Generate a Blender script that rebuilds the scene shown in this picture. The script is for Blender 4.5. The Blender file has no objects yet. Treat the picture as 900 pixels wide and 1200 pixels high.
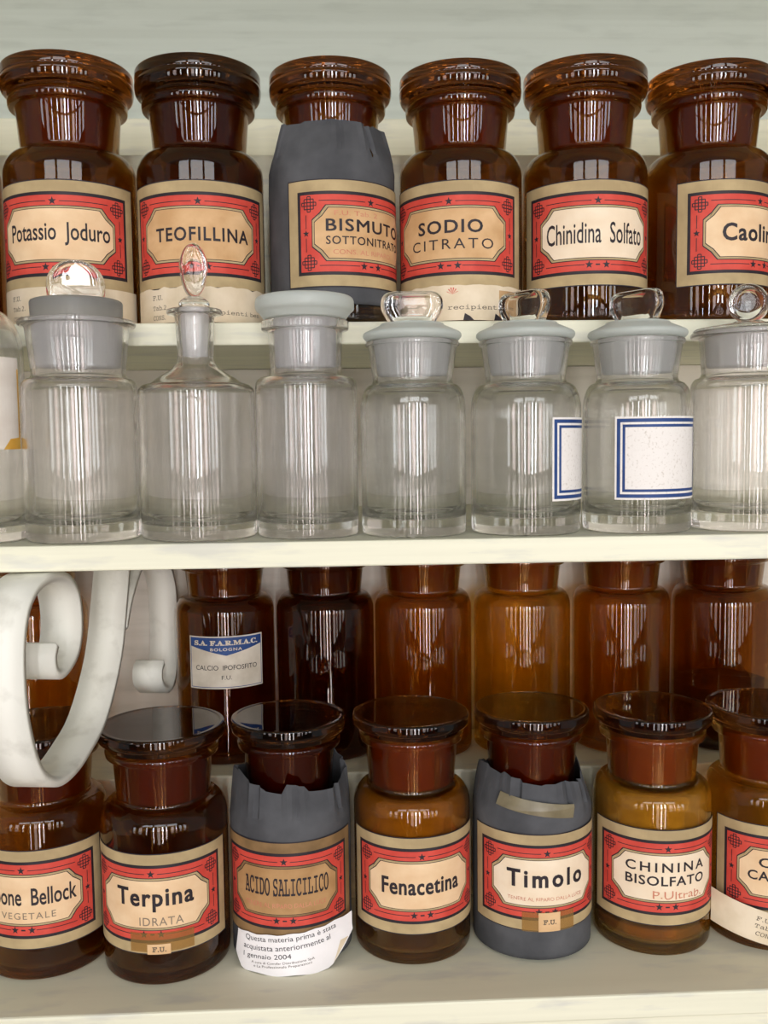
import bpy, bmesh, math, random
from mathutils import Vector, Matrix
random.seed(7)
C = bpy.context.scene.collection
PI = math.pi
CZ = 1.5                                   # camera height above the floor

# ------------------------------------------------------------------ camera
cam_d = bpy.data.cameras.new('camera'); cam = bpy.data.objects.new('camera', cam_d); C.objects.link(cam)
cam_d.sensor_fit = 'VERTICAL'; cam_d.sensor_height = 36; cam_d.sensor_width = 27
cam_d.lens = 36 * 1100 / 1200; cam_d.clip_start = .01
p, yw, ro = .0777, .0423, -.0126
fw = Vector((math.sin(yw)*math.cos(p), math.cos(yw)*math.cos(p), -math.sin(p)))
rt = Vector((math.cos(yw), -math.sin(yw), 0)); up = rt.cross(fw)
r2 = math.cos(ro)*rt + math.sin(ro)*up; u2 = -math.sin(ro)*rt + math.cos(ro)*up
M = Matrix((r2, u2, -fw)).transposed().to_4x4(); M.translation = (0, 0, CZ)
cam.matrix_world = M
bpy.context.scene.camera = cam

# ------------------------------------------------------------------ world, light, exposure
SC = bpy.context.scene
w = bpy.data.worlds.new('world'); SC.world = w; w.use_nodes = True
w.node_tree.nodes['Background'].inputs[0].default_value = (.98, .98, .96, 1)
w.node_tree.nodes['Background'].inputs[1].default_value = .30
SC.view_settings.view_transform = 'Standard'; SC.view_settings.look = 'None'
SC.view_settings.gamma = 1; SC.view_settings.use_curve_mapping = False
SC.view_settings.exposure = -0.08
cy = SC.cycles
cy.use_denoising = True; cy.max_bounces = 16; cy.transmission_bounces = 16; cy.glossy_bounces = 6
cy.diffuse_bounces = 4; cy.transparent_max_bounces = 12; cy.caustics_refractive = True; cy.caustics_reflective = True
cy.blur_glossy = .6; cy.sample_clamp_indirect = 6


LIGHT = 1.2


def area_light(name, x, z, sx, sz, power, col):
    l = bpy.data.lights.new(name, 'AREA'); l.shape = 'RECTANGLE'; l.size = sx; l.size_y = sz
    l.energy = power; l.color = col
    o = bpy.data.objects.new(name, l); C.objects.link(o)
    o.location = (x, -2.49, z); o.rotation_euler = (PI/2, 0, 0)
    o.rotation_euler = Vector((0, -1, 0)).to_track_quat('Z', 'Y').to_euler()
    return o


SKYC, HOUSE = (.95, .98, 1.0), (1.0, .84, .82)
# x centre, width, brightness and tint of each tall pane of the shop front; the street is behind it
PANES = [(-3.05, .50, 5, SKYC), (-2.05, .50, 4.5, HOUSE), (-1.30, .14, 15, SKYC), (-.60, .12, 24, SKYC), (-.12, .30, 6.5, HOUSE), (.25, .17, 34, SKYC),
         (.64, .18, 20, SKYC), (1.25, .38, 6, HOUSE), (1.70, .12, 15, SKYC), (2.30, .40, 5, SKYC), (3.05, .50, 5, SKYC)]
for px_, sx_, rad_, tint_ in PANES:
    area_light('daylight', px_, 1.84, sx_, .96, rad_*PI*sx_*.96*LIGHT, tint_)
    # the middle panes are glass doors that reach down to the floor
    z0_, z1_ = (.10, 1.30) if abs(px_) < .8 else (.70, 1.30)
    area_light('daylight_low', px_, (z0_+z1_)/2, sx_, z1_-z0_, rad_*.42*PI*sx_*(z1_-z0_)*LIGHT, (1.0, .90, .88))
for px_ in (-1.35, 0, 1.35): area_light('added_top_light', px_, 2.82, 1.15, .56, 4.6*PI*1.15*.56*LIGHT, SKYC)  # added lights high behind the camera, deepening shade under the overhead shelf


# ------------------------------------------------------------------ materials
def srgb(r, g, b):
    f = lambda c: (c/255/12.92) if c/255 <= .04045 else ((c/255+.055)/1.055)**2.4
    return (f(r), f(g), f(b), 1)


def new_mat(name):
    m = bpy.data.materials.new(name); m.use_nodes = True
    nt = m.node_tree; return m, nt, nt.nodes['Principled BSDF']


def noise_bump(nt, b, scale=(40, 40, 40), strength=.1, dist=.001, detail=4):
    tc = nt.nodes.new('ShaderNodeTexCoord'); mp = nt.nodes.new('ShaderNodeMapping')
    mp.inputs['Scale'].default_value = scale
    n = nt.nodes.new('ShaderNodeTexNoise'); n.inputs['Scale'].default_value = 1; n.inputs['Detail'].default_value = detail
    bp = nt.nodes.new('ShaderNodeBump'); bp.inputs['Strength'].default_value = strength; bp.inputs['Distance'].default_value = dist
    nt.links.new(tc.outputs['Object'], mp.inputs['Vector']); nt.links.new(mp.outputs[0], n.inputs['Vector'])
    nt.links.new(n.outputs['Fac'], bp.inputs['Height']); nt.links.new(bp.outputs[0], b.inputs['Normal'])
    return n, mp, tc


def mottled(name, c1, c2, scale, rough=.6, bump=.1, lo=.35, hi=.65, dist=.0006, spec=.4):
    m, nt, b = new_mat(name)
    n, mp, tc = noise_bump(nt, b, scale, bump, dist)
    rp = nt.nodes.new('ShaderNodeValToRGB')
    rp.color_ramp.elements[0].position = lo; rp.color_ramp.elements[1].position = hi
    rp.color_ramp.elements[0].color = c1; rp.color_ramp.elements[1].color = c2
    nt.links.new(n.outputs['Fac'], rp.inputs[0]); nt.links.new(rp.outputs[0], b.inputs['Base Color'])
    b.inputs['Roughness'].default_value = rough; b.inputs['Specular IOR Level'].default_value = spec
    return m


def paint(name, base, worn, streak=(3, 40, 160), rough=.55):
    """brushed old paint: fine streaks along the board plus scattered worn, greyish patches"""
    m, nt, b = new_mat(name)
    n, mp, tc = noise_bump(nt, b, streak, .25, .0006, 5)
    n2 = nt.nodes.new('ShaderNodeTexNoise'); n2.inputs['Scale'].default_value = 1; n2.inputs['Detail'].default_value = 6
    mp2 = nt.nodes.new('ShaderNodeMapping'); mp2.inputs['Scale'].default_value = (20, 60, 110)
    nt.links.new(tc.outputs['Object'], mp2.inputs['Vector']); nt.links.new(mp2.outputs[0], n2.inputs['Vector'])
    rp = nt.nodes.new('ShaderNodeValToRGB')
    rp.color_ramp.elements[0].position = .54; rp.color_ramp.elements[1].position = .70
    rp.color_ramp.elements[0].color = base; rp.color_ramp.elements[1].color = worn
    nt.links.new(n2.outputs['Fac'], rp.inputs[0])
    mx = nt.nodes.new('ShaderNodeMix'); mx.data_type = 'RGBA'; mx.blend_type = 'MULTIPLY'; mx.inputs['Factor'].default_value = .5
    rp2 = nt.nodes.new('ShaderNodeValToRGB')
    rp2.color_ramp.elements[0].position = .25; rp2.color_ramp.elements[1].position = .6
    rp2.color_ramp.elements[0].color = (.78, .78, .76, 1); rp2.color_ramp.elements[1].color = (1, 1, 1, 1)
    nt.links.new(n.outputs['Fac'], rp2.inputs[0])
    nt.links.new(rp.outputs[0], mx.inputs['A']); nt.links.new(rp2.outputs[0], mx.inputs['B'])
    nt.links.new(mx.outputs['Result'], b.inputs['Base Color'])
    b.inputs['Roughness'].default_value = rough
    return m


def glass(name, col, rough=.0, ior=1.5, wave=None, thin=0.):
    """thin: share of the wall that passes light straight on, as a thin pane does, instead of bending it"""
    m, nt, b = new_mat(name)
    b.inputs['Base Color'].default_value = col; b.inputs['Transmission Weight'].default_value = 1
    b.inputs['Roughness'].default_value = rough; b.inputs['IOR'].default_value = ior
    if wave: bp = noise_bump(nt, b, wave[0], wave[1], wave[2], 2)
    if thin:
        N = nt.nodes.new; L = nt.links.new
        tr = N('ShaderNodeBsdfTransparent'); tr.inputs[0].default_value = [math.sqrt(c) for c in col[:3]] + [1]
        gl = N('ShaderNodeBsdfGlossy'); gl.inputs['Roughness'].default_value = rough
        if wave: L(b.inputs['Normal'].links[0].from_socket, gl.inputs['Normal'])
        lw = N('ShaderNodeLayerWeight'); lw.inputs[0].default_value = .5
        pw = N('ShaderNodeMath'); pw.operation = 'POWER'; pw.inputs[1].default_value = 5
        ma = N('ShaderNodeMath'); ma.operation = 'MULTIPLY_ADD'; ma.inputs[1].default_value = .90; ma.inputs[2].default_value = .045
        L(lw.outputs['Facing'], pw.inputs[0]); L(pw.outputs[0], ma.inputs[0])
        m1 = N('ShaderNodeMixShader'); L(ma.outputs[0], m1.inputs[0]); L(tr.outputs[0], m1.inputs[1]); L(gl.outputs[0], m1.inputs[2])
        m2 = N('ShaderNodeMixShader'); m2.inputs[0].default_value = thin; L(b.outputs[0], m2.inputs[1]); L(m1.outputs[0], m2.inputs[2])
        L(m2.outputs[0], nt.nodes['Material Output'].inputs[0])
    return m


def frosted(name, col, diff, mix, rough=.45):
    m, nt, b = new_mat(name)
    b.inputs['Base Color'].default_value = col; b.inputs['Transmission Weight'].default_value = 1
    b.inputs['Roughness'].default_value = rough; b.inputs['IOR'].default_value = 1.45
    d = nt.nodes.new('ShaderNodeBsdfDiffuse'); d.inputs[0].default_value = diff
    t = nt.nodes.new('ShaderNodeBsdfTranslucent'); t.inputs[0].default_value = diff
    a = nt.nodes.new('ShaderNodeMixShader'); a.inputs[0].default_value = .4
    nt.links.new(d.outputs[0], a.inputs[1]); nt.links.new(t.outputs[0], a.inputs[2])
    s = nt.nodes.new('ShaderNodeMixShader'); s.inputs[0].default_value = mix
    nt.links.new(b.outputs[0], s.inputs[1]); nt.links.new(a.outputs[0], s.inputs[2])
    nt.links.new(s.outputs[0], nt.nodes['Material Output'].inputs[0])
    return m


CREAM = paint('cream_paint', srgb(237, 235, 211), srgb(218, 217, 202))
BOARD = paint('pale_green_paint', srgb(204, 212, 202), srgb(196, 204, 194), (2, 30, 130))
IRON = mottled('white_painted_iron', srgb(214, 212, 200), srgb(240, 239, 228), (55, 55, 55), .5, .5, .25, .45, .001)
WV = ((18, 18, 9), .10, .002)
AMB = {
    'dark': glass('amber_glass_dark', (.36, .145, .03, 1), .01, 1.5, WV, .38),
    'mid': glass('amber_glass', (.52, .26, .055, 1), .01, 1.5, WV, .38),
    'light': glass('amber_glass_light', (.72, .45, .12, 1), .01, 1.5, WV, .38),
    'gold': glass('amber_glass_gold', (.86, .62, .20, 1), .01, 1.5, WV, .38),
}
LIDM = {'dark': glass('stopper_amber_glass_dark', (.07, .022, .004, 1), .01, 1.5, WV),
        'mid': glass('stopper_amber_glass', (.20, .055, .006, 1), .01, 1.5, WV)}
SOLID = glass('solid_clear_glass', (.96, .965, .96, 1), .0, 1.5, ((60, 60, 60), .1, .001))
AMB_FROST = frosted('ground_amber_glass', (.55, .25, .09, 1), srgb(190, 104, 66), .6, .5)
CLEAR = glass('clear_glass', (.985, .982, .98, 1), .0, 1.5, ((22, 22, 3), .14, .002), .14)
CLEARG = glass('greenish_clear_glass', (.972, .980, .974, 1), .0, 1.5, ((24, 24, 4), .20, .002), .14)
HAZY = glass('hazy_clear_glass', (.975, .97, .975, 1), .04, 1.5, ((22, 22, 3), .14, .002), .14)
GROUND = frosted('ground_clear_glass', (.98, .975, .985, 1), srgb(255, 254, 254), .52, .30)
GROUNDGREY = frosted('ground_grey_glass', (.80, .81, .81, 1), srgb(172, 174, 172), .45, .4)
FROSTLID = frosted('frosted_pale_glass', (.96, .975, .97, 1), srgb(242, 250, 246), .58, .25)
KRAFT = mottled('label_tan_paper', srgb(168, 147, 108), srgb(188, 166, 124), (60, 60, 60), .75, .1)
KRAFT2 = mottled('label_stained_paper', srgb(150, 118, 76), srgb(188, 158, 112), (45, 45, 45), .7, .1)
CREAMP = mottled('label_cream_paper', srgb(226, 190, 148), srgb(238, 208, 168), (45, 45, 60), .7, .08)
CREAMP2 = mottled('label_aged_panel_paper', srgb(198, 156, 108), srgb(222, 184, 138), (40, 40, 50), .7, .08)
PALEP = mottled('label_pale_panel_paper', srgb(234, 212, 182), srgb(243, 226, 200), (45, 45, 60), .7, .08)
RED = mottled('label_red_ink', srgb(198, 64, 52), srgb(212, 78, 64), (90, 90, 90), .65, .05)
BLACK = mottled('label_black_ink', srgb(34, 26, 32), srgb(44, 36, 42), (90, 90, 90), .6, .02)
PENCIL = mottled('pencil_grey', srgb(112, 100, 88), srgb(140, 124, 106), (120, 120, 120), .8, .02)
REDINK = mottled('faded_red_ink', srgb(192, 116, 92), srgb(208, 140, 112), (120, 120, 120), .8, .02)
TYPED = mottled('typewriter_ink', srgb(70, 60, 52), srgb(110, 96, 82), (160, 160, 160), .8, .02)
KRAFT3 = mottled('label_browned_paper', srgb(118, 92, 58), srgb(150, 118, 78), (45, 45, 45), .7, .1)
CREAMP3 = mottled('label_browned_panel', srgb(166, 126, 80), srgb(192, 152, 104), (40, 40, 50), .7, .08)
SLIP = mottled('old_slip_paper', srgb(214, 196, 166), srgb(230, 214, 188), (50, 50, 50), .8, .15)
STAIN = mottled('brown_stain', srgb(170, 132, 88), srgb(196, 160, 116), (60, 60, 60), .8, .1)
WHITEP = mottled('white_paper', srgb(236, 232, 232), srgb(246, 243, 243), (40, 40, 40), .8, .1)
SPECKP = mottled('speckled_white_paper', srgb(208, 200, 190), srgb(236, 231, 225), (700, 700, 700), .8, .1, .26, .44)
OLDP = mottled('old_bottle_label_paper', srgb(216, 204, 190), srgb(232, 224, 212), (40, 40, 40), .8, .1)
YELLOWP = mottled('yellow_stained_paper', srgb(206, 150, 50), srgb(222, 178, 84), (60, 60, 60), .8, .1)
NAVY = mottled('navy_ink', srgb(34, 62, 116), srgb(44, 76, 134), (90, 90, 90), .6, .02)
FARMP = mottled('small_label_paper', srgb(196, 184, 166), srgb(222, 212, 196), (50, 50, 50), .75, .1)
WRAP = mottled('dark_wrapping_paper', srgb(60, 61, 64), srgb(88, 89, 92), (34, 34, 34), .85, .8, .3, .7, .002)
LIT_W = mottled('pale_lit_inside', srgb(166, 148, 112), srgb(186, 168, 130), (80, 80, 80), .95, .4)  # shell colour for the light inside the Chinina jar
LIT_D = mottled('tan_lit_inside', srgb(164, 142, 96), srgb(182, 160, 112), (80, 80, 80), .95, .4)  # painted light behind the Fenacetina shoulder
POWDER_B = mottled('brown_powder', srgb(120, 84, 50), srgb(150, 108, 66), (80, 80, 80), .95, .4)
FLOORM = mottled('floor_tile', srgb(120, 100, 84), srgb(140, 118, 98), (3, 3, 3), .5, .05)
WALLM = mottled('dim_room_plaster', srgb(120, 110, 100), srgb(136, 126, 114), (4, 4, 4), .9, .05)
FRAME = mottled('dark_window_wood', srgb(60, 44, 34), srgb(76, 56, 42), (4, 4, 40), .6, .1)


def tape_mat():
    m, nt, b = new_mat('yellowed_tape')
    b.inputs['Base Color'].default_value = srgb(176, 138, 84); b.inputs['Roughness'].default_value = .25
    tr = nt.nodes.new('ShaderNodeBsdfTransparent'); tr.inputs[0].default_value = (.86, .72, .5, 1)
    s = nt.nodes.new('ShaderNodeMixShader'); s.inputs[0].default_value = .38
    nt.links.new(tr.outputs[0], s.inputs[1]); nt.links.new(b.outputs[0], s.inputs[2])
    nt.links.new(s.outputs[0], nt.nodes['Material Output'].inputs[0])
    return m


TAPE = tape_mat()
TAPEP = mottled('pale_dull_tape', srgb(134, 124, 98), srgb(112, 102, 78), (70, 70, 70), .3, .2)


# ------------------------------------------------------------------ helpers
def obj(name, bm, mat, parent=None, smooth=True):
    me = bpy.data.meshes.new(name)
    bm.normal_update()
    bm.to_mesh(me); bm.free()
    for m in (mat if isinstance(mat, (list, tuple)) else [mat]): me.materials.append(m)
    for f in me.polygons: f.use_smooth = smooth
    o = bpy.data.objects.new(name, me); C.objects.link(o)
    if parent: o.parent = parent
    return o


def thing(name, label, cat, loc=(0, 0, 0), rz=0, group=None):
    o = bpy.data.objects.new(name, None); C.objects.link(o)
    o.empty_display_size = .02
    o.location = loc; o.rotation_euler = (0, 0, rz); o['label'] = label; o['category'] = cat
    if group: o['group'] = group
    return o


def structure(o): o['kind'] = 'structure'; return o


def add_box(bm, a, b, bev=0):
    c = [(x + y)/2 for x, y in zip(a, b)]; s = [abs(y - x) for x, y in zip(a, b)]
    g = bmesh.ops.create_cube(bm, size=1, matrix=Matrix.Translation(c) @ Matrix.Diagonal((*s, 1)))
    if bev:
        es = list({e for v in g['verts'] for e in v.link_edges})
        bmesh.ops.bevel(bm, geom=es, offset=bev, segments=2, affect='EDGES', profile=.5)
    return bm


def box(a, b, bev=0): return add_box(bmesh.new(), a, b, bev)


def rounded(pts, n=5):
    """(r, z, fillet) corners -> polyline"""
    out = []
    for i, q in enumerate(pts):
        P = Vector(q[:2]); f = q[2] if len(q) > 2 else 0
        if f <= 0 or i in (0, len(pts)-1): out.append(tuple(P)); continue
        A = Vector(pts[i-1][:2]); B = Vector(pts[i+1][:2])
        da = (A-P); db = (B-P); la = min(f, da.length*.49); lb = min(f, db.length*.49)
        a = P + da.normalized()*la; b = P + db.normalized()*lb
        for k in range(n+1):
            t = k/n; out.append(tuple((1-t)**2*a + 2*t*(1-t)*P + t*t*b))
    return out


def lathe(prof, seg=72, bm=None, fn=None):
    """closed surface of revolution from polyline; points with r=0 become poles"""
    bm = bm or bmesh.new(); rings = []
    for r, z in prof:
        if r < 1e-6: rings.append([bm.verts.new((0, 0, z))])
        else:
            ring = []
            for k in range(seg):
                a = 2*PI*k/seg; rr, zz = (r, z) if fn is None else fn(r, z, a)
                ring.append(bm.verts.new((rr*math.sin(a), -rr*math.cos(a), zz)))
            rings.append(ring)
    for A, B in zip(rings, rings[1:]):
        if len(A) == 1 and len(B) == 1: continue
        for k in range(seg):
            j = (k+1) % seg
            if len(A) == 1: bm.faces.new((A[0], B[j], B[k]))
            elif len(B) == 1: bm.faces.new((A[k], A[j], B[0]))
            else: bm.faces.new((A[k], A[j], B[j], B[k]))
    bmesh.ops.recalc_face_normals(bm, faces=bm.faces[:])
    return bm


# ---- 2D artwork bent round a bottle
_tc = {}


def text_polys(s, font, bold=0.0, space=1.0):
    key = (s, font, bold, space)
    if key in _tc: return _tc[key]
    cu = bpy.data.curves.new('lettering', 'FONT'); cu.body = s; cu.size = 1; cu.offset = bold
    cu.space_character = space; cu.resolution_u = 3; cu.fill_mode = 'FRONT'
    o = bpy.data.objects.new('lettering', cu)
    me = bpy.data.meshes.new_from_object(o)
    vs = [v.co.copy() for v in me.vertices]; fs = [list(q.vertices) for q in me.polygons]
    bpy.data.objects.remove(o); bpy.data.curves.remove(cu); bpy.data.meshes.remove(me)
    _tc[key] = (vs, fs); return vs, fs


def math_serif(s):
    out = ''
    for ch in s:
        if 'A' <= ch <= 'Z': out += chr(0x1D400 + ord(ch)-65)
        elif 'a' <= ch <= 'z': out += chr(0x1D41A + ord(ch)-97)
        else: out += ch
    return out


def math_mono(s):
    out = ''
    for ch in s:
        if 'A' <= ch <= 'Z': out += chr(0x1D670 + ord(ch)-65)
        elif 'a' <= ch <= 'z': out += chr(0x1D68A + ord(ch)-97)
        elif '0' <= ch <= '9': out += chr(0x1D7F6 + ord(ch)-48)
        else: out += ch
    return out


class Art:
    """flat printed artwork in metres; layers are stacked a hair apart and share one mesh"""
    EPS = .00005

    def __init__(self): self.bm = bmesh.new(); self.mats = []

    def mi(self, m):
        if m not in self.mats: self.mats.append(m)
        return self.mats.index(m)

    def poly(self, pts, m, lay):
        f = self.bm.faces.new([self.bm.verts.new((x, lay*self.EPS, y)) for x, y in pts]); f.material_index = self.mi(m)

    def rect(self, x0, y0, x1, y1, m, lay): self.poly([(x0, y0), (x1, y0), (x1, y1), (x0, y1)], m, lay)

    def ring(self, x0, y0, x1, y1, t, m, lay):
        for q in ((x0, y0, x1, y0+t), (x0, y1-t, x1, y1), (x0, y0+t, x0+t, y1-t), (x1-t, y0+t, x1, y1-t)): self.rect(*q, m, lay)

    def star(self, cx, cy, r, m, lay):
        self.poly([(cx+(r if k % 2 == 0 else r*.42)*math.sin(k*PI/5), cy+(r if k % 2 == 0 else r*.42)*math.cos(k*PI/5)) for k in range(10)], m, lay)

    def text(self, s, w, h, u, v, m, lay, bold=0., space=1., rot=0., jit=0., thick=0.):
        vs, fs = text_polys(s, None, bold, space)
        if thick:                                # heavier strokes from shifted overprints
            for i, (dx, dy) in enumerate(((-1, -.6), (1, -.6), (-1, .6))): self.text(s, w-2*thick, h-1.2*thick, u+dx*thick, v+dy*thick, m, lay+1+i, bold, space, rot, jit)
            w -= 2*thick; h -= 1.2*thick; u += thick; v += .6*thick
        x0 = min(q.x for q in vs); x1 = max(q.x for q in vs); y0 = min(q.y for q in vs); y1 = max(q.y for q in vs)
        c, sn = math.cos(rot), math.sin(rot); vv = []
        for q in vs:
            x = ((q.x-x0)/(x1-x0)-.5)*w; y = ((q.y-y0)/(y1-y0)-.5)*h + jit*math.sin(x*900)
            vv.append(self.bm.verts.new((u + c*x - sn*y, lay*self.EPS, v + sn*x + c*y)))
        k = self.mi(m)
        for f in fs:
            try: self.bm.faces.new([vv[i] for i in f]).material_index = k
            except ValueError: pass

    def bent(self, name, R, parent, mid=0., step=.0022, slope=None):
        """wrap round a vertical cylinder of radius R; the art's u=0 faces -Y, v=0 at height mid"""
        bm = self.bm
        xs = [v.co.x for v in bm.verts]; n0 = math.floor(min(xs)/step); n1 = math.ceil(max(xs)/step)
        for k in range(n0+1, n1):
            bmesh.ops.bisect_plane(bm, geom=bm.verts[:]+bm.edges[:]+bm.faces[:], plane_co=(k*step, 0, 0), plane_no=(1, 0, 0))
        if slope:
            for k in range(-30, 40): bmesh.ops.bisect_plane(bm, geom=bm.verts[:]+bm.edges[:]+bm.faces[:], plane_co=(0, 0, k*.0022), plane_no=(0, 0, 1))
        for v in bm.verts:
            a = v.co.x/R; r = R + v.co.y; z = v.co.z + mid
            if slope: r += slope(v.co.x, v.co.z)
            v.co = (r*math.sin(a), -r*math.cos(a), z)
        for f in bm.faces:                       # face outward
            f.normal_update(); c = f.calc_center_median()
            if f.normal.x*c.x + f.normal.y*c.y < 0: f.normal_flip()
        return obj(name, bm, self.mats, parent, smooth=False)


LW, LH = .0570, .0338         # half width and half height of the printed apothecary labels


def notched(a, b, rc, st=.0011, n=6):
    pts = []
    for sx, sy in ((1, 1), (-1, 1), (-1, -1), (1, -1)):
        arc = [(a - rc*math.cos(t), b - rc*math.sin(t)) for t in [PI/2*k/n for k in range(n+1)]]
        # concave quarter circle centred on the panel's corner, with a small step at each end
        arc = [(a, b-rc-st), (a-st*.9, b-rc-st*.2)] + [(x-st*.4, y-st*.4) for x, y in arc[1:-1]] + [(a-rc-st*.2, b-st*.9), (a-rc-st, b)]
        if sx*sy < 0: arc = arc[::-1]
        pts += [(sx*x, sy*y) for x, y in arc]
    return pts


def label_art(panel=CREAMP, margin=KRAFT, lw=LW, lh=LH):
    A = Art()
    A.rect(-lw, -lh, lw, lh, BLACK, 0)
    e = .0007; A.rect(-lw+e, -lh+e, lw-e, lh-e, margin, 1)
    m = .0076; A.rect(-lw+m, -lh+m, lw-m, lh-m, BLACK, 2)
    x, y = lw-m-.0021, lh-m-.0021; A.rect(-x, -y, x, y, RED, 3)
    q = .0038; cx, cy = x-q, y-q; t = .0005
    gap = .0125
    # fine rule along the middle of the red band, stars and corner knots
    for sy in (1, -1):
        for s in (1, -1):
            in_ = .0042 if sy > 0 else .0085
            A.rect(*sorted((s*in_, s*(x-gap)))[:1], sy*cy-t/2, sorted((s*in_, s*(x-gap)))[1], sy*cy+t/2, BLACK, 4)
    A.star(0, cy, .0027, BLACK, 5)
    for s in (1, -1): A.star(s*.0056, -cy, .0027, BLACK, 5)
    A.rect(-.0014, -cy-t, .0014, -cy+t, BLACK, 5)
    for s in (1, -1):
        A.star(s*cx, 0, .0023, BLACK, 5)
        for k in (1, -1): A.rect(s*cx-t/2, min(k*.003, k*(y-gap)), s*cx+t/2, max(k*.003, k*(y-gap)), BLACK, 4)
    for sx in (1, -1):
        for sy in (1, -1):
            ox, oy = sx*(x-.0058), sy*(y-.0058); d = .0021; L = .0048; tt = .00062
            for k in (-1.5, -.5, .5, 1.5):
                l = L if abs(k) < 1 else L*.66
                A.rect(ox+k*d-tt/2, oy-l, ox+k*d+tt/2, oy+l, BLACK, 4)
                A.rect(ox-l, oy+k*d-tt/2, ox+l, oy+k*d+tt/2, BLACK, 4)
            for k in (1, -1):                        # closed loops at the knot's ends
                A.rect(ox-.5*d, oy+k*L-tt/2, ox+.5*d, oy+k*L+tt/2, BLACK, 4)
                A.rect(ox+k*L-tt/2, oy-.5*d, ox+k*L+tt/2, oy+.5*d, BLACK, 4)
    a, b = x-.0076, y-.0064
    A.poly(notched(a, b, .0080), BLACK, 6)
    A.poly(notched(a-.0005, b-.0005, .0080), margin, 7)
    A.poly(notched(a-.0016, b-.0016, .0080), BLACK, 8)
    A.poly(notched(a-.0020, b-.0020, .0080), panel, 9)
    return A


# ------------------------------------------------------------------ room behind the camera
YB = -2.6
structure(obj('floor', box((-3.6, YB, -.05), (3.6, 1.05, 0)), FLOORM, smooth=False))
structure(obj('wall_rear', box((-3.6, .845, 0), (3.6, .95, 3.2)), WALLM, smooth=False))
bm = bmesh.new()
edges = [(-3.6, PANES[0][0]-PANES[0][1]/2)]
for (a, s, *_), (b, s2, *_2) in zip(PANES, PANES[1:]): edges.append((a+s/2, b-s2/2))
edges.append((PANES[-1][0]+PANES[-1][1]/2, 3.6))
for a, b in edges: add_box(bm, (a, YB, 0), (b, YB+.08, 2.52))
for a, b in ((-3.6, -1.94), (-.76, -.59), (.59, .76), (1.94, 3.6)): add_box(bm, (a, YB, 2.5), (b, YB+.08, 3.2))
add_box(bm, (-3.6, YB, 0), (-.87, YB+.079, .65)); add_box(bm, (.87, YB, 0), (3.6, YB+.079, .65)); add_box(bm, (-.87, YB, 0), (.87, YB+.079, .06)); add_box(bm, (-3.6, YB, 2.36), (3.6, YB+.079, 2.52)); add_box(bm, (-3.6, YB, 3.12), (3.6, YB+.079, 3.2))
structure(obj('wall_front', bm, WALLM, smooth=False))
for i, (x, s, *_) in enumerate(PANES):
    bm = bmesh.new(); d = min(.02, s*.1)
    zb_ = .06 if abs(x) < .8 else .65
    for q in ((x-s/2, x-s/2+d, zb_, 2.36), (x+s/2-d, x+s/2, zb_, 2.36)): add_box(bm, (q[0], -2.52, q[2]), (q[1], -2.46, q[3]))
    for z0, z1 in ((zb_, zb_+.04), (1.30, 1.36), (2.31, 2.36), (2.0, 2.02)): add_box(bm, (x-s/2, -2.519, z0), (x+s/2, -2.461, z1))
    structure(obj('window_%d' % (i+1), bm, FRAME, smooth=False))

# ------------------------------------------------------------------ shelving
X0, X1 = -.66, .66
ZU, ZM, ZL = CZ+.0748, CZ-.0578, CZ-.3565
YUS, YMS, YLE, YBK = .606, .534, .5672, .812
def plank(name, label, cat, a, b, bev=.0012):
    """one board as a thing of its own: an Empty under it, the painted board as its part"""
    t = thing(name, label, cat, ((a[0]+b[0])/2, (a[1]+b[1])/2, a[2]))
    l = t.location
    obj('board', box([p_-q for p_, q in zip(a, l)], [p_-q for p_, q in zip(b, l)], bev), CREAM, t, False)
    return t


WARM = paint('warm_white_paint', srgb(228, 220, 207), srgb(218, 210, 196), (2, 30, 130))
structure(obj('wall_back', box((X0, YBK, CZ-.75), (X1, YBK+.02, CZ+.75)), BOARD, smooth=False))
structure(obj('trim_1', box((X0, YBK-.010, CZ+.232), (X1, YBK-.0001, CZ+.2655), .0015), CREAM, smooth=False))
structure(obj('trim_2', box((X0, YBK-.006, ZM+.0004), (X1, YBK-.0002, ZU-.0148)), WARM, smooth=False))
structure(obj('trim_3', box((X0, YBK-.006, CZ-.255), (X1, YBK-.0002, ZM-.0152)), WARM, smooth=False))
structure(obj('overhead_shelf', box((X0, .27, CZ+.369), (X1, YBK-.0001, CZ+.385), .0012), CREAM, smooth=False))  # unseen shelf above, run forward to darken the top of the backboard
plank('wall_shelf', 'cream painted shelf board under the upper row of labelled amber jars', 'shelf', (X0, YUS, ZU-.0143), (X1, YBK-.0001, ZU))
plank('wall_shelf', 'cream painted shelf board carrying the clear glass jars', 'shelf', (X0, YMS, ZM-.0148), (X1, YBK-.0001, ZM))
lo = plank('wall_shelf', 'cream painted lowest shelf board at the bottom edge under the front amber jars', 'shelf', (X0, YLE, ZL-.0165), (X1, YBK-.0001, ZL), .0015)
fa = obj('fascia', box((X0-lo.location.x, YLE+.002-lo.location.y, -.12), (X1-lo.location.x, YLE+.018-lo.location.y, -.0003)), CREAM, lo, False)
plank('stepped_riser', 'cream stepped riser behind the upper row of labelled amber jars', 'riser', (X0, .735, ZU+.0003), (X1, YBK-.0001, CZ+.2165), .0015)
plank('stepped_riser', 'cream stepped riser on which the back row of amber jars stands', 'riser', (X0, .705, ZL+.0003), (X1, YBK-.0065, CZ-.2555), .0015)


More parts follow.
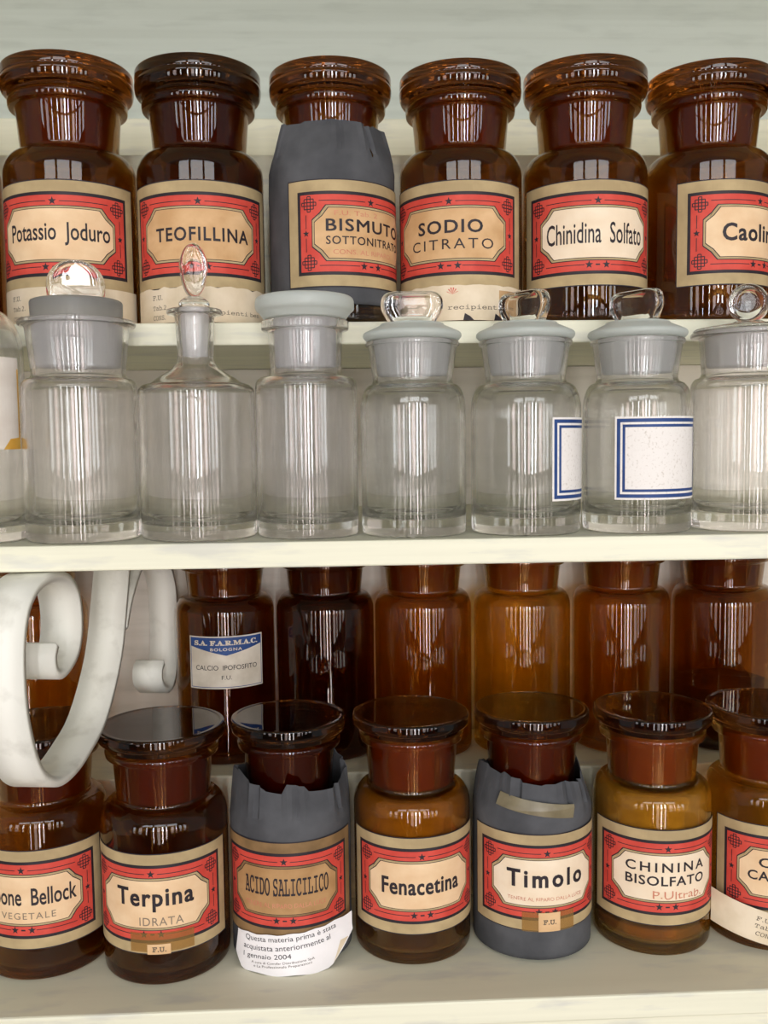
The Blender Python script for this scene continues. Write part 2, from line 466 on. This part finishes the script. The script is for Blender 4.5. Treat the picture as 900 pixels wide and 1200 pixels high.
def strip(pts, width=.025, th=.0060, n=4):
    """flat iron band bent along a (y, z) path; the band lies across the shelf's depth, slightly askew"""
    V = [Vector(q) for q in pts]; P = []
    for i in range(len(V)-1):
        a = V[max(i-1, 0)]; b = V[i]; c = V[i+1]; d = V[min(i+2, len(V)-1)]
        for k in range(n):
            t = k/n
            P.append(.5*((2*b) + (c-a)*t + (2*a-5*b+4*c-d)*t*t + (3*b-a-3*c+d)*t**3))
    P.append(V[-1])
    bm = bmesh.new(); rows = []
    ax = Vector((-1, .11, 0)).normalized()
    for i, q in enumerate(P):
        tg = (P[min(i+1, len(P)-1)] - P[max(i-1, 0)]).normalized(); nn = Vector((-tg.y, tg.x))
        row = []
        for s, wv in ((.5, 0), (.5, width), (-.5, width), (-.5, 0)):
            y, z = q + nn*s*th
            row.append(bm.verts.new(Vector((-.226 + .11*y, y, z + CZ)) + ax*wv))
        rows.append(row)
    for a, b in zip(rows, rows[1:]):
        for k in range(4): bm.faces.new((a[k], a[(k+1) % 4], b[(k+1) % 4], b[k]))
    bm.faces.new(rows[0]); bm.faces.new(rows[-1][::-1])
    bmesh.ops.recalc_face_normals(bm, faces=bm.faces[:])
    es = [e for e in bm.edges if len(e.link_faces) == 2 and e.calc_face_angle() > .9]
    bmesh.ops.bevel(bm, geom=es, offset=.0007, segments=2, affect='EDGES')
    return bm


SPIRAL = [(.672, -.0735), (0.66, -0.1087), (0.6441, -0.1475), (0.6133, -0.1802), (0.5825, -0.1927), (0.5591, -0.1973), (0.5369, -0.1953), (0.5193, -0.1857), (0.5086, -0.1713), (0.5011, -0.1508), (0.4985, -0.1361), (0.4982, -0.1175), (0.5006, -0.102), (0.5071, -0.0885), (0.5197, -0.0795), (0.5389, -0.0765), (0.5602, -0.0800), (0.5746, -0.0914), (0.5781, -0.1105), (0.5726, -0.1253), (0.5602, -0.1328), (0.5475, -0.1347), (0.5395, -0.1307), (0.5379, -0.1223), (0.5421, -0.1158)]
ARCH = [(0.6572, -0.1302), (0.6717, -0.1100), (0.6977, -0.0900), (0.7287, -0.0840), (0.755, -0.0930), (0.7747, -0.1150), (0.7797, -0.1436), (0.7761, -0.1788), (0.7669, -0.1966), (0.75, -0.1991), (0.735, -0.1896), (0.7338, -0.1797), (.741, -.1745)]
BR = thing('scroll_bracket', 'white painted iron scroll bracket under the clear jars at the left', 'bracket', (-.16, .64, ZM-.0148))
for nm, path, wd in (('spiral_band', SPIRAL, .025), ('arch_band', ARCH, .023)):
    bm = strip(path, wd); bmesh.ops.translate(bm, vec=-BR.location, verts=bm.verts); obj(nm, bm, IRON, BR)


# ------------------------------------------------------------------ amber jars
def facing(x, y, th):
    """z rotation that turns a jar's front to the viewer's side, then th degrees to the right"""
    n0 = Vector((-x, -y)).normalized(); r = Vector((-n0.y, n0.x)); t = math.radians(th)
    n = n0*math.cos(t) + r*math.sin(t)
    return math.atan2(n.x, -n.y)


def shoulder_arc(R, z0, r1, z1, n=10, ex=1.0):
    """curved shoulder from the wall (R, z0) in to (r1, z1)"""
    return [(r1+(R-r1)*math.cos(PI/2*k/n)**ex, z0+(z1-z0)*math.sin(PI/2*k/n)**ex) for k in range(n+1)]


def amber_jar(label, x, y, z, th=0, R=.0413, H=.168, lid=.014, tint='mid', powder=None, group='amber pharmacy jars on the top shelf',
              nr=.0315, nbz=.1165, lidtint=None, lit_shell=None):
    t = thing('apothecary_jar', label, 'jar', (x, y, z), facing(x, y, th), group)
    k = R/.0413; zl = H-lid; zn = zl-.0065; wl = .0028
    nb = nr*.965*k; nt_ = nr*1.03*k; lp = .0372*k; zs = nbz-.0160; zt = nbz-.0022
    prof = [(0, .0025), (R*.70, .0022, .002), (R*.78, 0, .002), (R-.0005, 0, .0045), (R, .006, .002), (R, zs*.5)] + shoulder_arc(R, zs, nb+.0016, zt) + \
           [(nb+.0004, zt+.0006), (nb, nbz, .001), (nt_, zn, .0015), (lp-.0006, zn+.0006, .0015), (lp, zl-.001, .002), (lp-.003, zl, .001), (nt_-wl, zl, .001),
            (nb-wl-.0003, nbz), (nb-wl+.0002, zt-.002)] + shoulder_arc(R-wl, zs-.001, nb+.0005, zt-.0030)[::-1] + [(R-wl, zs*.5), (R-wl, .007, .005), (0, .0065)]
    obj('jar_body', lathe(rounded(prof)), AMB[tint], t)
    ro = .0413*k; h = lid
    if h > .016:    # tall stopper: deep rim with a groove, rounded in to the lip
        lp_ = [(0, zl+.0004), (lp*.97, zl+.0004, .001), (lp*.985, zl+h*.10, .001), (ro-.0008, zl+h*.20, .004), (ro, zl+h*.52, .002), (ro-.0006, zl+h*.60, .001), (ro-.0004, zl+h*.66, .001), (ro-.0004, H, .0022)]
    else:           # flat stopper: upright rim standing out over a short collar
        lp_ = [(0, zl+.0004), (lp*.96, zl+.0004, .0008), (lp*.96, zl+h*.30, .001), (ro-.0006, zl+h*.36, .0015), (ro, zl+h*.60, .001), (ro-.0003, H, .0018)]
    lp_ += [(ro*.93, H, .001), (ro*.90, H-.0003, .001), (0, H-.0004)]
    st = obj('stopper', lathe(rounded(lp_)), LIDM[lidtint or 'mid'], t)
    pr = nb-wl-.0009
    obj('stopper_plug', lathe(rounded([(0, zl-.0002), (nt_-wl-.0011, zl-.0002, .0005), (pr, nbz-.001, .002), (pr-.004, nbz-.002, 0), (0, nbz-.001)]), 48), AMB_FROST, st)
    if lit_shell:            # pale shell that paints in the light seen through the upper glass
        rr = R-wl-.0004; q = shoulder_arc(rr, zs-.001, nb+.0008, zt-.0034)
        obj('lit_inside_shell', lathe([(rr, zs-.055)] + q + [(r-.0004, z-.0005) for r, z in q[::-1]] + [(rr-.0005, zs-.055), (rr, zs-.055)], 64), lit_shell, t)
    if powder:
        mat, top = powder; rr = R-wl-.0005
        obj('powder', lathe(rounded([(0, .0072), (rr-.004, .0072, .004), (rr-.0002, .012), (rr, top, .001), (rr*.5, top+.002), (0, top-.001)]), 48), mat, t)
    return t


def paper_wrap(t, R, top, torn, z0=.0, seed=1, zc=.099, nr=.0335):
    """dark paper folded round a jar: smooth wall, pleated facets over the shoulder up to the neck"""
    rnd = random.Random(seed); npl = 7
    cr = sorted((k+.55*rnd.random())*2*PI/npl for k in range(npl)); dep = [rnd.uniform(.5, 1.2) for _ in cr]
    # paper facets between the pleats: three columns per pleat (crest, fold, crest)
    angs = []
    for c, d in zip(cr, dep): angs += [(c-.16, 0, d), (c, 1, d), (c+.05, 2, d)]
    fine = []
    for (a, q, d), (b, q2, d2) in zip(angs, angs[1:]+[(angs[0][0]+2*PI, angs[0][1], angs[0][2])]):
        n = max(1, round((b-a)/.09))
        for i in range(n): u = i/n; fine.append((a+(b-a)*u, q if i == 0 else -1, d, u, b-a))
    seg = len(fine); bm = bmesh.new(); rows = []
    tj = [rnd.uniform(-1, 1) for _ in fine]
    zs = [z0, z0+.003, .02, .045, .07, .088, zc-.004, zc, zc+.006, zc+.013, zc+(top-zc)*.6, zc+(top-zc)*.8, top]
    for z in zs:
        row = []
        for i, (a, q, d, fu, dl) in enumerate(fine):
            zz = z
            if z <= zc: r = R + .0003*math.sin(5*a+z*80)*(1 if z > .08 else .25)
            else:
                u = (z-zc)/(top-zc); r = R + (nr-R)*(u**1.35)
                if q == 1: r -= .0046*d*min(1, u*2)*(1-.45*u)
                elif q == 0: r += .0014*d*u
                elif q == -1: r -= min(.0028, r*(1-math.cos(dl/2)))*min(1, u*1.5)*(1-(2*fu-1)**2)        # flat between folds
                zz = z + u*u*((.0042 if torn else .0012)*math.sin(a*2.3+seed) + (.0030 if torn else .0012)*tj[i//5])
            row.append(bm.verts.new((r*math.sin(a), -r*math.cos(a), zz)))
        rows.append(row)
    inner = []
    for src in rows[::-1]:
        row = []
        for v in src:
            q = Vector((v.co.x, v.co.y, 0)).normalized()*.0005
            row.append(bm.verts.new((v.co.x-q.x, v.co.y-q.y, v.co.z-.0002 if src is rows[-1] else v.co.z)))
        inner.append(row)
    allr = rows + inner
    for A, B in zip(allr, allr[1:]+[allr[0]]):
        for k in range(seg): bm.faces.new((A[k], A[(k+1) % seg], B[(k+1) % seg], B[k]))
    bmesh.ops.recalc_face_normals(bm, faces=bm.faces[:])
    o = obj('paper_wrap', bm, WRAP, t)
    for f in o.data.polygons:
        if f.center.z > zc+.004: f.use_smooth = False
    return o


def print_label(t, texts, R=.0413, panel=CREAMP, margin=KRAFT, mid=.0562, extra=None):
    A = label_art(panel, margin)
    for q in texts:
        s, w_, h_, u, v = q[:5]; kw = q[5] if len(q) > 5 else {}
        A.text(s, w_, h_, u, v, kw.pop('m', BLACK), 11, **kw)
    if extra: extra(A)
    return A.bent('label', R+.00025, t, mid)


def slip(t, R, lines, z1, z0=.001, u0=-.05, u1=.06, mat=SLIP, extra=None, torn=0, seed=3):
    A = Art(); rnd = random.Random(seed); n = 26
    top = [(u0+(u1-u0)*k/n, z1 + torn*rnd.uniform(-1, .6)) for k in range(n+1)]
    for (xa, ya), (xb, yb) in zip(top, top[1:]): A.poly([(xa, z0), (xb, z0), (xb, yb), (xa, ya)], mat, 0)
    for s, w_, h_, u, v, m in lines: A.text(math_mono(s), w_, h_, u, v, m, 2)
    if extra: extra(A)
    return A.bent('paper_slip', R+.0006, t, 0)


YU, YL, YK = .6524, .6496, .766
T = 'amber glass jar with a red-bordered label reading %s'
TOP = 'amber pharmacy jars on the top shelf'
TYP = [('F.U.', .0085, .0030, -.030, .0172, TYPED), ('Tab.2.', .0125, .0030, -.028, .0108, TYPED), ('CONS.', .0105, .0030, -.029, .0045, TYPED)]

t = amber_jar('amber glass jar cut off by the left edge on the top shelf', -.2684, YU, ZU, 0, tint='dark', group=TOP)
t = amber_jar(T % 'Potassio Joduro', -.1793, YU, ZU, -16, R=.0428, H=.1690, lid=.0195, tint='mid', group=TOP)
print_label(t, [('Potassio  Joduro', .067, .0145, .002, 0, dict(bold=.012))], .0428)
slip(t, .0428, TYP, .0235, u0=-.0575)
t = amber_jar(T % 'Teofillina in capitals', -.0932, YU, ZU, -3, R=.0418, H=.1680, lid=.0195, tint='dark', lidtint='dark', group=TOP)
print_label(t, [('TEOFILLINA', .063, .0088, .0025, 0, dict(bold=.022, space=1.15))], .0418, CREAMP2)
slip(t, .0418, TYP + [('recipienti ben', .045, .0034, .022, .007, TYPED)], .0235, u0=-.0555, torn=.0012)
t = amber_jar('jar wrapped in dark paper with a red-bordered label reading Bismuto Sottonitrato', -.005, YU, ZU, 35, H=.1665, lid=.0185, tint='mid', nbz=.1180, group=TOP)
paper_wrap(t, .0425, .1300, False, .012, 4, zc=.103, nr=.0348)
print_label(t, [('BISMUTO', .061, .0078, 0, .005, dict(thick=.00022, space=1.12)), ('SOTTONITRATO', .061, .0052, 0, -.0045, dict(thick=.00008, space=1.12)),
                ('F.U. Tab. 2', .030, .003, -.010, .0125, dict(m=REDINK)), ('CONS. AL RIPARO', .044, .003, -.004, -.0118, dict(m=REDINK))], .0428, CREAMP2)
t = amber_jar(T % 'Sodio Citrato', .0826, YU, ZU, -10.5, R=.0414, H=.1655, lid=.0185, tint='mid', group=TOP)


def red_mark(A):
    for k in range(7): a = k*PI/7*1.0; A.poly([(.002+.0001*math.sin(a), .0175), (.002+.004*math.cos(a)-.0004, .0175+.0045*math.sin(a)), (.002+.004*math.cos(a)+.0004, .0175+.0045*math.sin(a))], RED, 2)
    A.rect(.034, .002, .056, .0205, STAIN, 1)
    for u in (.009, .030): A.poly([(u, .001), (u+.007, .001), (u+.0045, .0035), (u+.001, .0055)], BLACK, 2)


print_label(t, [('SODIO', .044, .0085, 0, .0045, dict(bold=.022, space=1.15)), ('CITRATO', .0565, .0066, .001, -.0065, dict(space=1.3))], .0414, CREAMP2)
slip(t, .0414, [('F.U.', .0085, .0028, -.030, .0195, TYPED), ('recipienti ben', .050, .0038, .024, .009, TYPED)], .0235, u0=-.0565, extra=red_mark, torn=.0006)
t = amber_jar(T % 'Chinidina Solfato', .1679, YU, ZU, 12, R=.0419, H=.1685, lid=.0195, tint='mid', group=TOP)
print_label(t, [('Chinidina  Solfato', .068, .0135, 0, 0, dict(bold=.008))], .0419, PALEP)
t = amber_jar(T % 'Caolino, turned to the right', .2536, YU, ZU, 50, R=.0424, H=.1660, lid=.0180, tint='mid', group=TOP)
print_label(t, [('Caolino', .049, .0115, -.003, 0, dict(bold=.015, thick=.00015, space=1.1))], .0424)
t = amber_jar('amber glass jar cut off by the right edge on the top shelf', .3417, YU, ZU, 0, tint='mid', H=.165, group=TOP)

LOW = 'amber pharmacy jars in the front row of the bottom shelf'
t = amber_jar('amber jar under the iron scroll with a label reading Carbone Bellock', -.2132, YL, ZL, -22, R=.0430, H=.1625, tint='mid', lidtint='dark', group=LOW)
print_label(t, [('Carbone  Bellock', .070, .0120, 0, .0025, dict(bold=.015)), ('VEGETALE', .036, .0045, .003, -.0105, dict(m=PENCIL, space=1.2))], .0430, CREAMP)
t = amber_jar(T % 'Terpina Idrata', -.1278, YL-.011, ZL, -13.5, R=.0430, H=.1640, tint='mid', lidtint='dark', group=LOW)
LB = print_label(t, [('Terpina', .052, .0160, .0015, .0030, dict(bold=.014, thick=.00022, space=1.15)), ('IDRATA', .0285, .0055, .006, -.0115, dict(m=PENCIL, space=1.1))], .0430)


def tape_piece(t, R, u, v, w_, h_, mid, txt=None, sticker=True):
    A = Art(); A.rect(u-w_/2, v-h_/2, u+w_/2, v+h_/2, TAPE, 12); o = A.bent('tape', R+.0003, t, mid); 
    if sticker:
        A = Art(); A.rect(u-.0075, v-h_/2, u+.0075, v+h_/2*.95, CREAMP2, 14)
        if txt: A.text(math_mono(txt), .009, .0034, u+.0002, v-.0002, TYPED, 16, bold=.02)
        A.bent('sticker', R+.0003, o, mid)
    return o


tape_piece(t, .0430, .006, -.0255, .042, .013, .0562, None, False)
tape_piece(t, .0430, .004, -.0300, .014, .007, .0562, 'F.U.')
t = amber_jar('jar in dark paper torn open at the neck, its label reading Acido Salicilico', -.0416, YL, ZL, -7, R=.0405, H=.1640, tint='dark', lidtint='dark', nbz=.112, group=LOW)
paper_wrap(t, .0422, .1260, True, .002, 9, zc=.098, nr=.0392)
print_label(t, [(math_mono('ACIDO SALICILICO'), .060, .0125, .001, .003, dict(thick=.00010)), ('TENERE AL RIPARO DALLA LUCE', .058, .0032, 0, -.0098, dict(m=REDINK, jit=.0003))], .0426, CREAMP3, KRAFT3)
# the loose white notice stuck to its foot
A = Art(); n = 24; U0, U1 = -.0385, .0500
zt = lambda u: .0062 + .078*(u-U0) + .0004*math.sin(u*400)
zb = lambda u: -.0175 + .0004*math.sin(u*260) + max(0, u-.030)*.9 + max(0, -.030-u)*1.0
for k in range(n):
    ua, ub = U0+(U1-U0)*k/n, U0+(U1-U0)*(k+1)/n
    A.poly([(ua, zb(ua)), (ub, zb(ub)), (ub, zt(ub)), (ua, zt(ua))], WHITEP, 0)
for s, w_, h_, u, v in (('Questa materia prima è stata', .066, .0046, .0035, .0058), ('acquistata anteriormente al', .062, .0045, .0005, -.0002), ('1 gennaio 2004', .034, .0040, -.0130, -.0066)):
    A.text(s, w_, h_, u, v, BLACK, 3, rot=.075)
for s, w_, v in (('A cura di Comifar Distribuzione SpA', .042, -.0096), ('e La Professionale Preparazioni', .038, -.0119)): A.text(s, w_, .0020, -.002, v, TYPED, 3, rot=.075)
A.poly([(.032, -.0150), (.0455, -.0025), (.039, -.0028)], SLIP, 4)
A.bent('notice', .0436, t, .0178, slope=lambda u, v: .0006+max(0, .004-v)*.16+max(0, u-.030)**2*9)
t = amber_jar(T % 'Fenacetina', .0446, YL, ZL, 9, R=.0413, H=.1650, lid=.0125, tint='light', lidtint='dark', lit_shell=LIT_D, group=LOW)
print_label(t, [('Fenacetina', .056, .0118, 0, 0, dict(bold=.012, thick=.00020, space=1.08))], .0413)
t = amber_jar('jar in dark paper with tape across its shoulder, its label reading Timolo', .1305, YL, ZL, 14.5, R=.0405, H=.1660, tint='mid', lidtint='dark', nbz=.112, group=LOW)
paper_wrap(t, .0420, .1250, True, .002, 15, zc=.098, nr=.0365)
print_label(t, [('Timolo', .055, .0125, 0, .003, dict(bold=.02, thick=.00018, space=1.3)), ('TENERE AL RIPARO DALLA LUCE', .054, .0024, 0, -.0112, dict(m=REDINK, jit=.0002))], .0424, PALEP)
tape_piece(t, .0424, .0015, -.0270, .037, .0135, .0562, 'F.U.')
A = Art(); A.poly([(-.036, -.0030), (-.0345, .0052), (.021, -.0025), (.0195, -.0115)], TAPEP, 12)
A.bent('tape', .0424, t, .1105, slope=lambda u, v: -.42*max(0, v+.004))
t = amber_jar(T % 'Chinina Bisolfato', .2176, YL, ZL, 16, R=.0414, H=.1640, tint='gold', lidtint='dark', lit_shell=LIT_W, powder=(POWDER_B, .018), group=LOW)
print_label(t, [('CHININA', .057, .0068, 0, .0075, dict(bold=.018, space=1.35)), ('BISOLFATO', .057, .0068, 0, -.0020, dict(bold=.018, space=1.1)), ('P.Ultrab.', .036, .0055, .008, -.0118, dict(m=REDINK, jit=.0004))], .0414, PALEP)
t = amber_jar('amber jar cut by the right edge, a curled paper slip peeling from its foot', .3009, YL, ZL, 30, R=.0420, H=.1640, tint='light', lidtint='dark', group=LOW)
print_label(t, [('CALCIO', .050, .0068, 0, .0075, dict(bold=.018, space=1.25)), ('CARBONATO', .064, .0068, 0, -.0020, dict(bold=.018, space=1.1)), ('F.U.', .014, .0055, -.004, -.0115, dict(m=PENCIL))], .0420)
A = Art(); n = 16
for k in range(n):
    ua, ub = -.055+.09*k/n, -.055+.09*(k+1)/n
    A.poly([(ua, .004-.25*(ua+.01)), (ub, .004-.25*(ub+.01)), (ub, .027-.28*(ub+.01)), (ua, .027-.28*(ua+.01))], SLIP, 0)
for s, w_, u, v in (('F.U.', .010, -.022, .024), ('Tab.2', .014, -.021, .0185), ('CONS.', .013, -.021, .013)): A.text(math_mono(s), w_, .0030, u, v, TYPED, 2, rot=-.26)
A.bent('paper_slip', .0445, t, 0, slope=lambda u, v: .006*max(0, -u-.02)/.03)

BACK = 'amber pharmacy jars in the back row of the bottom shelf'
ZB = CZ-.2555+.0003
KB = dict(R=.0398, H=.172, nr=.0318, nbz=.133, group=BACK)
amber_jar('amber jar half hidden behind the white iron scroll', -.2511, YK, ZB, tint='light', **KB)
t = amber_jar('amber jar in the back row with a small blue and white paper label', -.0989, YK, ZB, 0, tint='mid', **KB)
A = Art(); A.rect(-.031, -.0208, .031, .0208, FARMP, 0); A.ring(-.030, -.0198, .030, .0198, .0005, NAVY, 1)
A.poly([(-.0295, .0193), (-.0295, .0128), (0, .0055), (.0295, .0128), (.0295, .0193)], NAVY, 2)
A.text(math_serif('S.A. F.A.R.M.A.C.'), .052, .0040, 0, .0156, FARMP, 4, bold=.03)
A.text('BOLOGNA', .025, .0024, 0, .0105, FARMP, 4, bold=.02, space=1.2)
A.text('CALCIO  IPOFOSFITO', .050, .0038, 0, -.0040, BLACK, 4, bold=.004)
A.text('F.U.', .008, .0032, 0, -.0118, BLACK, 4)
A.bent('label', .0398+.0003, t, .0825)
amber_jar('plain dark amber jar standing right of the blue labelled jar', -.017, YK, ZB, tint='dark', **KB)
amber_jar('plain amber jar directly behind the Fenacetina jar lid', .0636, YK, ZB, tint='light', **KB)
amber_jar('bright golden amber jar behind the lid of the Timolo jar', .1457, YK, ZB, tint='gold', **KB)
amber_jar('plain orange amber jar behind the lid of the Chinina jar', .2291, YK, ZB, tint='light', **KB)
amber_jar('wide amber jar with powder specks at the right end of the back row', .3155, YK, ZB, tint='mid', powder=(POWDER_B, .05), **dict(KB, R=.0415))


# ------------------------------------------------------------------ clear glass jars
GL = 'clear glass jars on the middle shelf'
YG = .570


def body_of(t, R, zsh, neck_r0, zneck, neck_r1, zlip, lip_r, lip_t, mat, base=.010, wall=.0026, slope_=.003, ex=1.0, seg=72, corner=None):
    """zsh: where the shoulder leaves the wall; ex below 1 makes it squarer"""
    so = shoulder_arc(R, zsh, neck_r0+slope_, zneck-.002, 12, ex)
    si = shoulder_arc(R-wall, zsh-wall*.3, neck_r0+slope_-wall*.5, zneck-.002-wall*.8, 12, ex)
    if corner:      # small rounded corner, then a long sloping shoulder
        cr, cz, zt_ = corner
        so = shoulder_arc(R, zsh, R-cr, zsh+cz, 8) + [((R+neck_r0)/2, (zsh+cz+zt_)/2-.0006), (neck_r0+.004, zt_), (neck_r0+.0012, zneck-.002)]
        si = [(r-wall*.6, z-wall*.9) for r, z in so]; si[0] = (R-wall, zsh-wall*.9)
        si = [(min(r, R-wall), z) for r, z in si]
    out = [(0, .0016), (R*.72, .0014, .002), (R*.8, 0, .002), (R-.0004, 0, .004), (R, .006, .002), (R, zsh*.5)] + so + [(neck_r0+.0005, zneck-.0008), (neck_r0, zneck+.001),
           (neck_r1, zlip, .002), (lip_r, zlip, min(.0016, lip_t*.45)), (lip_r, zlip+lip_t, min(.0016, lip_t*.45)), (neck_r1-wall, zlip+lip_t, .001),
           (neck_r0-wall, zneck+.001), (neck_r0-wall+.0004, zneck-.003)] + si[::-1] + [(R-wall, zsh*.5), (R-wall, base, .007), (R*.4, base*.75, .006), (0, base*.9)]
    return obj('jar_body', lathe(rounded(out, 6), seg), mat, t)


def tablet(w_, h_, th_, kind):
    """upright flat glass grip with rounded rim; kind picks its outline"""
    n = 28; pts = []
    if kind == 'dome':
        pts = [(-w_/2*.98, 0)] + [(-w_/2*math.cos(a)*(1), h_*.36 + h_*.64*math.sin(a)) for a in [PI*k/n for k in range(n+1)]] + [(w_/2*.98, 0)]
    elif kind == 'tab':
        raw = [(-w_*.37, 0, 0), (-w_*.40, h_*.12, .002), (-w_*.52, h_*.5, .006), (-w_*.46, h_, .008), (w_*.46, h_, .008), (w_*.52, h_*.5, .006), (w_*.40, h_*.12, .002), (w_*.37, 0, 0)]
        pts = rounded(raw, 6)
    elif kind == 'oval':
        pts = [(w_/2*math.sin(a)*(1 if math.cos(a) < 0 else .9), h_/2 - h_/2*math.cos(a)) for a in [-2*PI*k/(2*n) for k in range(2*n)]]
    elif kind == 'disc':
        pts = [(w_/2*math.sin(a), h_/2 - h_/2*math.cos(a)) for a in [-2*PI*k/(2*n) for k in range(2*n)]]
    bm = bmesh.new(); cx = 0; cz = sum(q[1] for q in pts)/len(pts)
    levels = [(1.0, 0), (.985, .62), (.93, .92), (.85, 1.0), (.77, .95), (.72, .90), (.45, .88)]
    rings = {}
    for sd in (1, -1):
        for i, (s, d) in enumerate(levels):
            if i == 0 and sd == -1: rings[(sd, 0)] = rings[(1, 0)]; continue
            rings[(sd, i)] = [bm.verts.new((cx+(x-cx)*s, sd*d*th_/2, cz+(z-cz)*s)) for x, z in pts]
        for i in range(len(levels)-1):
            A, B = rings[(sd, i)], rings[(sd, i+1)]
            for k in range(len(pts)):
                j = (k+1) % len(pts); bm.faces.new((A[k], A[j], B[j], B[k]))
        bm.faces.new(rings[(sd, len(levels)-1)])
    bmesh.ops.recalc_face_normals(bm, faces=bm.faces[:])
    return bm


def glass_thing(label, x, th=0, y=YG):
    return thing('glass_jar', label, 'jar', (x, y, ZM), facing(x, y, th), GL)


def knob_on(st, bm, z, rz, mat, tilt=0):
    k = obj('knob', bm, mat, st); k.location = (0, 0, z); k.rotation_euler = (tilt, 0, rz); return k


# bottle at the left edge
t = glass_thing('clear bottle with an old yellow-stained paper label at the left edge', -.2230)
body_of(t, .0330, .112, .0110, .140, .0125, .156, .017, .004, CLEAR)
A = Art(); A.rect(-.034, -.0265, .034, .0265, OLDP, 0); A.poly([(.020, -.0265), (.034, -.0265), (.034, -.0195), (.025, -.0205)], YELLOWP, 1); A.rect(.0325, -.02, .034, .020, YELLOWP, 1)
A.bent('label', .0333, t, .081)
st = obj('stopper', lathe(rounded([(0, .1605), (.0165, .1605, .001), (.0165, .1630, .001), (.006, .1650, .002), (.006, .1670), (0, .1670)])), GROUNDGREY, t)
knob_on(st, tablet(.023, .020, .010, 'oval'), .1672, 0, SOLID)

# wide jar with grey drum stopper
t = glass_thing('wide clear jar closed by a flat grey drum stopper with a round grip', -.1563)
body_of(t, .0335, .0885, .0270, .0975, .0300, .1262, .0338, .0032, CLEAR, base=.012, slope_=.002)
st = obj('stopper', lathe(rounded([(0, .1298), (.0262, .1298, .001), (.0266, .1405, .0015), (.0240, .1415, .001), (0, .1415)])), GROUNDGREY, t)
obj('stopper_plug', lathe(rounded([(0, .1294), (.0264, .1294, .001), (.0240, .1010, .002), (.019, .1010, .001), (0, .1030)])), GROUND, st)
knob_on(st, tablet(.0335, .0235, .009, 'dome'), .1416, 0, SOLID)

# narrow-necked bottle
t = glass_thing('narrow necked clear bottle with a tall oval glass stopper', -.0872)
body_of(t, .0345, .0865, .0105, .1060, .0117, .1325, .0164, .0032, CLEAR, base=.010, corner=(.007, .0055, .1005))
st = obj('stopper', lathe(rounded([(0, .1361), (.0088, .1361, .001), (.0092, .1400, .0015), (.0050, .1432, .0015), (0, .1432)]), 48), SOLID, t)
obj('stopper_plug', lathe(rounded([(0, .1358), (.0086, .1358, .0005), (.0072, .1075, .001), (.0030, .1078, .001), (0, .1085)]), 48), GROUND, st)
knob_on(st, tablet(.0168, .0320, .0095, 'oval'), .1425, .15, SOLID)

# lidded cylinder jar
t = glass_thing('cylindrical clear jar closed by a flat disc lid', -.0218)
body_of(t, .0305, .0890, .0213, .0975, .0222, .1228, .0262, .0058, HAZY, slope_=.002, ex=.8)
st = obj('stopper', lathe(rounded([(0, .1293), (.0245, .1293, .001), (.0270, .1330, .001), (.0295, .1350, .002), (.0295, .1415, .003), (.0260, .1430, .002), (0, .1435)])), FROSTLID, t)
obj('stopper_plug', lathe(rounded([(0, .1289), (.0188, .1289, .001), (.0180, .1000, .002), (.0140, .1000, .001), (0, .1020)])), GROUND, st)


def round_jar(label, x, R, rzknob, lab=None, th=0, tilt=0, y=YG, kw=.0375):
    t = glass_thing(label, x, th, y)
    body_of(t, R, .0740, .0240, .0920, .0268, .1130, .0282, .0030, CLEARG, base=.012, slope_=.0015, wall=.003)
    st = obj('stopper', lathe(rounded([(0, .1163), (.0278, .1163, .001), (.0298, .1185, .0012), (.0294, .1208, .0015), (.0240, .1232, .003), (.0195, .1252, .0015), (.0188, .1265, .001), (0, .1265)])), FROSTLID, t)
    obj('stopper_plug', lathe(rounded([(0, .1160), (.0235, .1160, .001), (.0206, .0945, .002), (.0165, .0945, .001), (0, .0960)])), GROUND, st)
    knob_on(st, tablet(kw, .0195, .0085, 'tab'), .1262, rzknob, SOLID, tilt)
    if lab:
        u0, u1, v0, v1 = lab; A = Art(); A.rect(u0, v0, u1, v1, SPECKP, 0)
        A.ring(u0+.0012, v0+.0012, u1-.0012, v1-.0012, .0021, NAVY, 1); A.ring(u0+.0046, v0+.0046, u1-.0046, v1-.0046, .0016, NAVY, 1)
        A.bent('label', R+.0004, t, 0)
    return t


round_jar('clear jar with a grip stopper and no label', .0424, .0318, 0)
round_jar('clear jar with a narrow blue-bordered label turned to its right side', .111, .0332, -.75, (.016, .076, .0205, .069), tilt=.1)
round_jar('clear jar with a wide blue-bordered blank label', .1796, .0325, -.70, (-.0125, .052, .0205, .069), tilt=.1)

t = glass_thing('wide clear jar with a ball grip stopper at the right edge', .2482)
body_of(t, .0335, .0855, .0270, .0945, .0288, .1170, .0338, .0030, CLEAR, base=.012, slope_=.002)
st = obj('stopper', lathe(rounded([(0, .1204), (.0325, .1204, .001), (.0320, .1220, .001), (.010, .1255, .002), (.008, .1265), (0, .1265)])), SOLID, t)
obj('stopper_plug', lathe(rounded([(0, .1201), (.0254, .1201, .001), (.0238, .0980, .002), (.019, .0980, .001), (0, .1000)])), GROUND, st)
knob_on(st, tablet(.0235, .0235, .013, 'disc'), .1255, -.2, SOLID)
